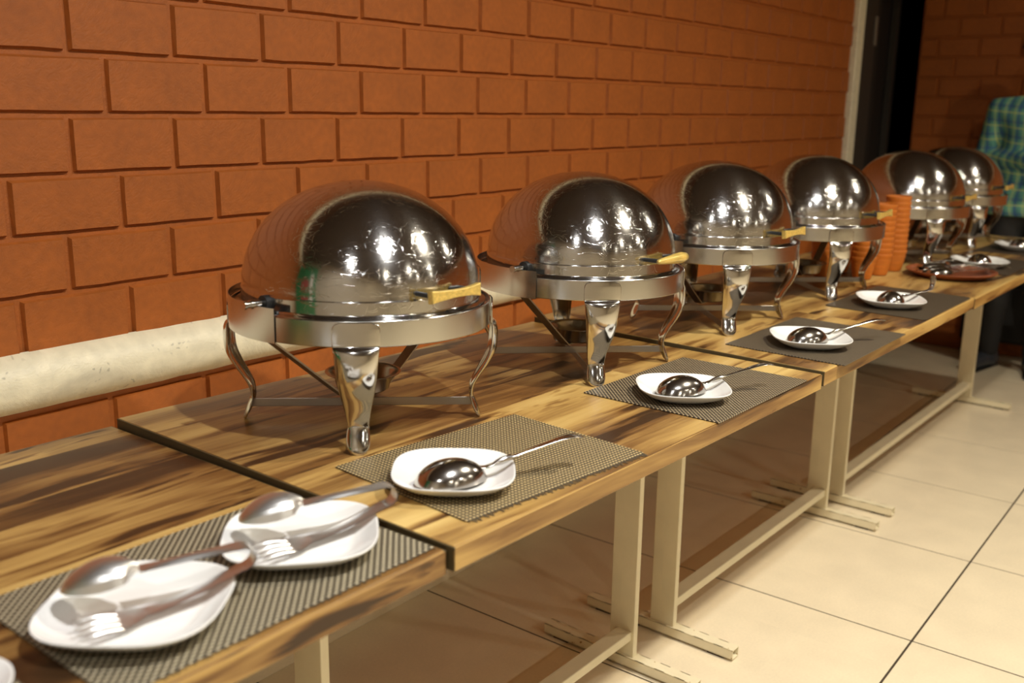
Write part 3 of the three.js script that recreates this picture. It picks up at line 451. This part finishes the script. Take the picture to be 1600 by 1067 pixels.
{ // green display stand out of view, mirrored in the domes
  const s = thing('display_stand', 'green display stand mirrored in the nearest dome', 'sign'); s.position.set(-1.55, 0, 0.33); s.rotation.y = Math.PI / 2;
  part('panel', rbox(0.62, 1.30, 0.04, 0.01, 0, 1.28, 0), std({ color: lin(0.010, 0.20, 0.07), roughness: 0.5 }), s);
  part('base', rbox(0.60, 0.60, 0.30, 0.02, 0, 0.305, 0), std({ color: lin(0.62, 0.52, 0.34), roughness: 0.6 }), s);
  part('picture', rbox(0.24, 0.42, 0.006, 0.002, 0.02, 1.25, 0.022), std({ color: lin(0.36, 0.07, 0.06), roughness: 0.6 }), s);
  part('white_stripe', rbox(0.09, 0.66, 0.006, 0.002, -0.18, 1.32, 0.022), M.white, s);
}

// ---------------------------------------------------------------- person by the far wall
function sdfGeo(fn, c, half, res) {
  const mc = new MarchingCubes(res, M.black, false, false, 400000); mc.isolation = 0; const hs = res / 2;
  for (let z = 0; z < res; z++) for (let y = 0; y < res; y++) for (let x = 0; x < res; x++) mc.field[x + y * res + z * res * res] = -fn(c[0] + (x - hs) / hs * half, c[1] + (y - hs) / hs * half, c[2] + (z - hs) / hs * half);
  mc.update(); const n = mc.count ?? mc.geometry.drawRange.count, pos = new Float32Array(n * 3);
  for (let i = 0; i < n; i++) { pos[i * 3] = c[0] + mc.positionArray[i * 3] * half; pos[i * 3 + 1] = c[1] + mc.positionArray[i * 3 + 1] * half; pos[i * 3 + 2] = c[2] + mc.positionArray[i * 3 + 2] * half; }
  let g = new THREE.BufferGeometry(); g.setAttribute('position', new THREE.BufferAttribute(pos, 3)); g = mergeVertices(g, 1e-5); g.computeVertexNormals(); return g;
}
const smin = (a, b, k) => { const h = Math.max(k - Math.abs(a - b), 0) / k; return Math.min(a, b) - h * h * k * 0.25; };
function cap(x, y, z, a, b, ra, rb, flat = 1) { const dx = b[0] - a[0], dy = b[1] - a[1], dz = b[2] - a[2], px = x - a[0], py = y - a[1], pz = (z - a[2]), t = Math.max(0, Math.min(1, (px * dx + py * dy + pz * dz) / (dx * dx + dy * dy + dz * dz))); const ex = px - dx * t, ey = py - dy * t, ez = (pz - dz * t) * flat; return Math.hypot(ex, ey, ez) - mix(ra, rb, t); }
{
  const J = { shR: [-0.185, 1.375, 0], elR: [-0.245, 1.11, -0.02], wrR: [0.035, 1.125, 0.19], shL: [0.185, 1.375, 0], elL: [0.245, 1.11, -0.02], wrL: [0.15, 1.075, 0.20] };
  const torso = (x, y, z, e) => { let d = cap(x, y, z, [0, 0.96, 0], [0, 1.10, 0], 0.145 + e, 0.140 + e, 1.35); d = smin(d, cap(x, y, z, [0, 1.10, 0], [0, 1.30, 0], 0.140 + e, 0.150 + e, 1.3), 0.06); return smin(d, cap(x, y, z, [-0.13, 1.365, 0], [0.13, 1.365, 0], 0.066 + e, 0.066 + e), 0.08); };
  const arms = (x, y, z, e) => { let d = 9; for (const s of ['R', 'L']) { d = Math.min(d, smin(cap(x, y, z, J['sh' + s], J['el' + s], 0.058 + e, 0.046 + e), cap(x, y, z, J['el' + s], J['wr' + s], 0.044 + e, 0.034 + e), 0.03)); } return d; };
  const legs = (x, y, z, e) => { let d = 9; for (const s of [-1, 1]) d = Math.min(d, smin(cap(x, y, z, [s * 0.085, 0.90, 0], [s * 0.10, 0.50, 0.015], 0.088 + e, 0.062 + e), cap(x, y, z, [s * 0.10, 0.50, 0.015], [s * 0.115, 0.10, -0.02], 0.060 + e, 0.042 + e), 0.04)); return smin(d, cap(x, y, z, [-0.06, 0.95, 0], [0.06, 0.95, 0], 0.115 + e, 0.115 + e, 1.1), 0.06); };
  const head = (x, y, z) => { let d = cap(x, y, z, [0, 1.40, -0.005], [0, 1.50, 0.01], 0.056, 0.052); let h = Math.hypot(x / 0.075, (y - 1.60) / 0.112, (z - 0.015) / 0.094); d = smin(d, (h - 1) * 0.075, 0.03); d = smin(d, Math.hypot(x, y - 1.525, z - 0.065) - 0.032, 0.03); d = smin(d, cap(x, y, z, [0, 1.605, 0.105], [0, 1.565, 0.125], 0.008, 0.014), 0.015); for (const s of [-1, 1]) { d = smin(d, Math.hypot((x - s * 0.078) / 0.6, (y - 1.59) / 1.2, z) - 0.026, 0.01); d = Math.max(d, -(Math.hypot(x - s * 0.031, y - 1.608, z - 0.118) - 0.016)); } d = smin(d, cap(x, y, z, [-0.018, 1.535, 0.098], [0.018, 1.535, 0.098], 0.007, 0.007), 0.01); return d; };
  const hand = (x, y, z, w, s) => { let d = cap(x, y, z, w, [w[0] - s * 0.055, w[1] - 0.008, w[2] + 0.03], 0.027, 0.033, 1.2); const k = [w[0] - s * 0.075, w[1] - 0.008, w[2] + 0.04]; [0.026, 0.009, -0.009, -0.026].forEach((o, i) => { const l = [0.052, 0.060, 0.056, 0.044][i], b = [k[0] - s * l * 0.5, k[1] + o, k[2] + 0.008], t = [b[0] - s * l * 0.4, b[1], b[2] - 0.028]; d = smin(d, Math.min(cap(x, y, z, [k[0], k[1] + o, k[2]], b, 0.0092, 0.0088), cap(x, y, z, b, t, 0.0088, 0.0075)), 0.006); }); return smin(d, cap(x, y, z, [w[0] - s * 0.02, w[1] + 0.022, w[2] + 0.02], [w[0] - s * 0.062, w[1] + 0.052, w[2] + 0.045], 0.0115, 0.009), 0.01); };
  const body = (x, y, z) => { let d = smin(torso(x, y, z, -0.012), arms(x, y, z, -0.009), 0.03); d = smin(d, legs(x, y, z, -0.012), 0.04); d = smin(d, head(x, y, z), 0.02); return d; };
  const p = thing('person', 'person in a blue-green plaid shirt and dark trousers standing by the far wall', 'person');
  p.position.set(4.85, 0, 0.672); p.rotation.y = -Math.PI / 2;
  const skin = std({ color: lin(0.28, 0.14, 0.08), roughness: 0.6 });
  const bodyGeo = mergeGeometries([sdfGeo(body, [0, 0.86, 0.03], 0.92, 120), sdfGeo((x, y, z) => hand(x, y, z, J.wrR, -1), [0.07, 1.11, 0.22], 0.16, 90), sdfGeo((x, y, z) => hand(x, y, z, J.wrL, 1), [0.10, 1.07, 0.23], 0.16, 90)]);
  part('body', bodyGeo, skin, p);
  const plaid = dataTex(512, 512, (u, v, o) => { const band = (t, w, c) => { t = (((t - c) % 1) + 1) % 1; return t < w ? 1 : 0; }; const a = [58, 104, 108]; const blue = [42, 66, 118], yel = [166, 172, 108], teal = [92, 140, 126]; const mixC = (c, k) => { for (let i = 0; i < 3; i++) a[i] = mix(a[i], c[i], k); }; mixC(teal, 0.5 * band(u, 0.5, 0.05)); mixC(teal, 0.4 * band(v, 0.5, 0.1)); mixC(blue, 0.6 * band(u, 0.2, 0.65)); mixC(blue, 0.45 * band(v, 0.2, 0.65)); mixC(yel, 0.65 * band(u, 0.09, 0.3)); mixC(yel, 0.65 * band(v, 0.09, 0.32)); mixC(yel, 0.4 * band(u, 0.05, 0.48)); const n = 1 + 0.05 * N(u * 200, v * 200, 2); o[0] = a[0] * n * 1.3; o[1] = a[1] * n * 1.3; o[2] = a[2] * n * 1.25; }, true);
  const shirt = sdfGeo((x, y, z) => { const f = 0.004 * N(x * 22, y * 14, z * 22); let d = smin(torso(x, y, z, 0.008), Math.max(cap(x, y, z, [-0.065, 0.90, 0], [0.065, 0.90, 0], 0.148, 0.148, 1.04), cap(x, y, z, [-0.065, 0.78, 0], [-0.064, 0.95, 0], 0.4, 0.4)), 0.04); d = smin(d, arms(x, y, z, 0.006), 0.03) + f; d = Math.max(d, 0.835 - y, y - 1.445 + Math.abs(x) * 0.1, y > 1.41 ? 0.062 - Math.hypot(x, z - 0.02) : -1); for (const s of ['R', 'L']) d = Math.max(d, 0.010 - (Math.hypot(x - J['wr' + s][0], y - J['wr' + s][1], z - J['wr' + s][2]) - 0.03)); return d; }, [0, 1.14, 0.04], 0.36, 96);
  { const q = shirt.attributes.position, uv = new Float32Array(q.count * 2); for (let i = 0; i < q.count; i++) { const x = q.getX(i), y = q.getY(i), z = q.getZ(i); uv[i * 2] = (x + 0.6 * z) / 0.062; uv[i * 2 + 1] = (y + 0.25 * z) / 0.075; } shirt.setAttribute('uv', new THREE.BufferAttribute(uv, 2)); }
  part('shirt', shirt, std({ map: plaid, roughness: 0.85 }), p);
  part('trousers', sdfGeo((x, y, z) => Math.max(legs(x, y, z, 0.012) + 0.004 * N(x * 16, y * 9, z * 16), y - 0.99, 0.065 - y), [0, 0.53, 0], 0.50, 80), std({ color: lin(0.014, 0.014, 0.015), roughness: 0.8 }), p);
  part('hair', sdfGeo((x, y, z) => Math.max((Math.hypot(x / 0.083, (y - 1.615) / 0.112, (z - 0.005) / 0.103) - 1) * 0.08 + 0.003 * N(x * 60, y * 60, z * 60), (1.60 + Math.max(0, z) * 0.62) - y), [0, 1.64, 0], 0.15, 56), std({ color: lin(0.012, 0.010, 0.009), roughness: 0.6 }), p);
  for (const s of [-1, 1]) {
    const e = part('eye', new THREE.SphereGeometry(0.0115, 16, 12).translate(s * 0.031, 1.607, 0.098), std({ color: lin(0.5, 0.48, 0.44), roughness: 0.2 }), p); part('iris', new THREE.SphereGeometry(0.0055, 12, 8).translate(s * 0.031, 1.607, 0.1055), M.black, e);
    const sh = part('shoe', sdfGeo((x, y, z) => Math.max(smin(cap(x, y, z, [0, 0.045, -0.05], [s * 0.012, 0.035, 0.14], 0.045, 0.042), cap(x, y, z, [0, 0.05, -0.03], [0, 0.10, -0.025], 0.045, 0.046), 0.03), 0.004 - y), [0, 0.06, 0.05], 0.17, 56), std({ color: lin(0.035, 0.04, 0.05), roughness: 0.35 }), p); sh.position.set(s * 0.118, 0, -0.01); sh.rotation.y = s * 0.2;
    part('sole', rbox(0.085, 0.012, 0.265, 0.005, 0, 0.006, 0.045), M.black, sh);
  }
}

// ---------------------------------------------------------------- shadows everywhere
scene.traverse((o) => { if (o.isMesh) { o.castShadow = true; o.receiveShadow = true; } });
renderer.render(scene, camera);
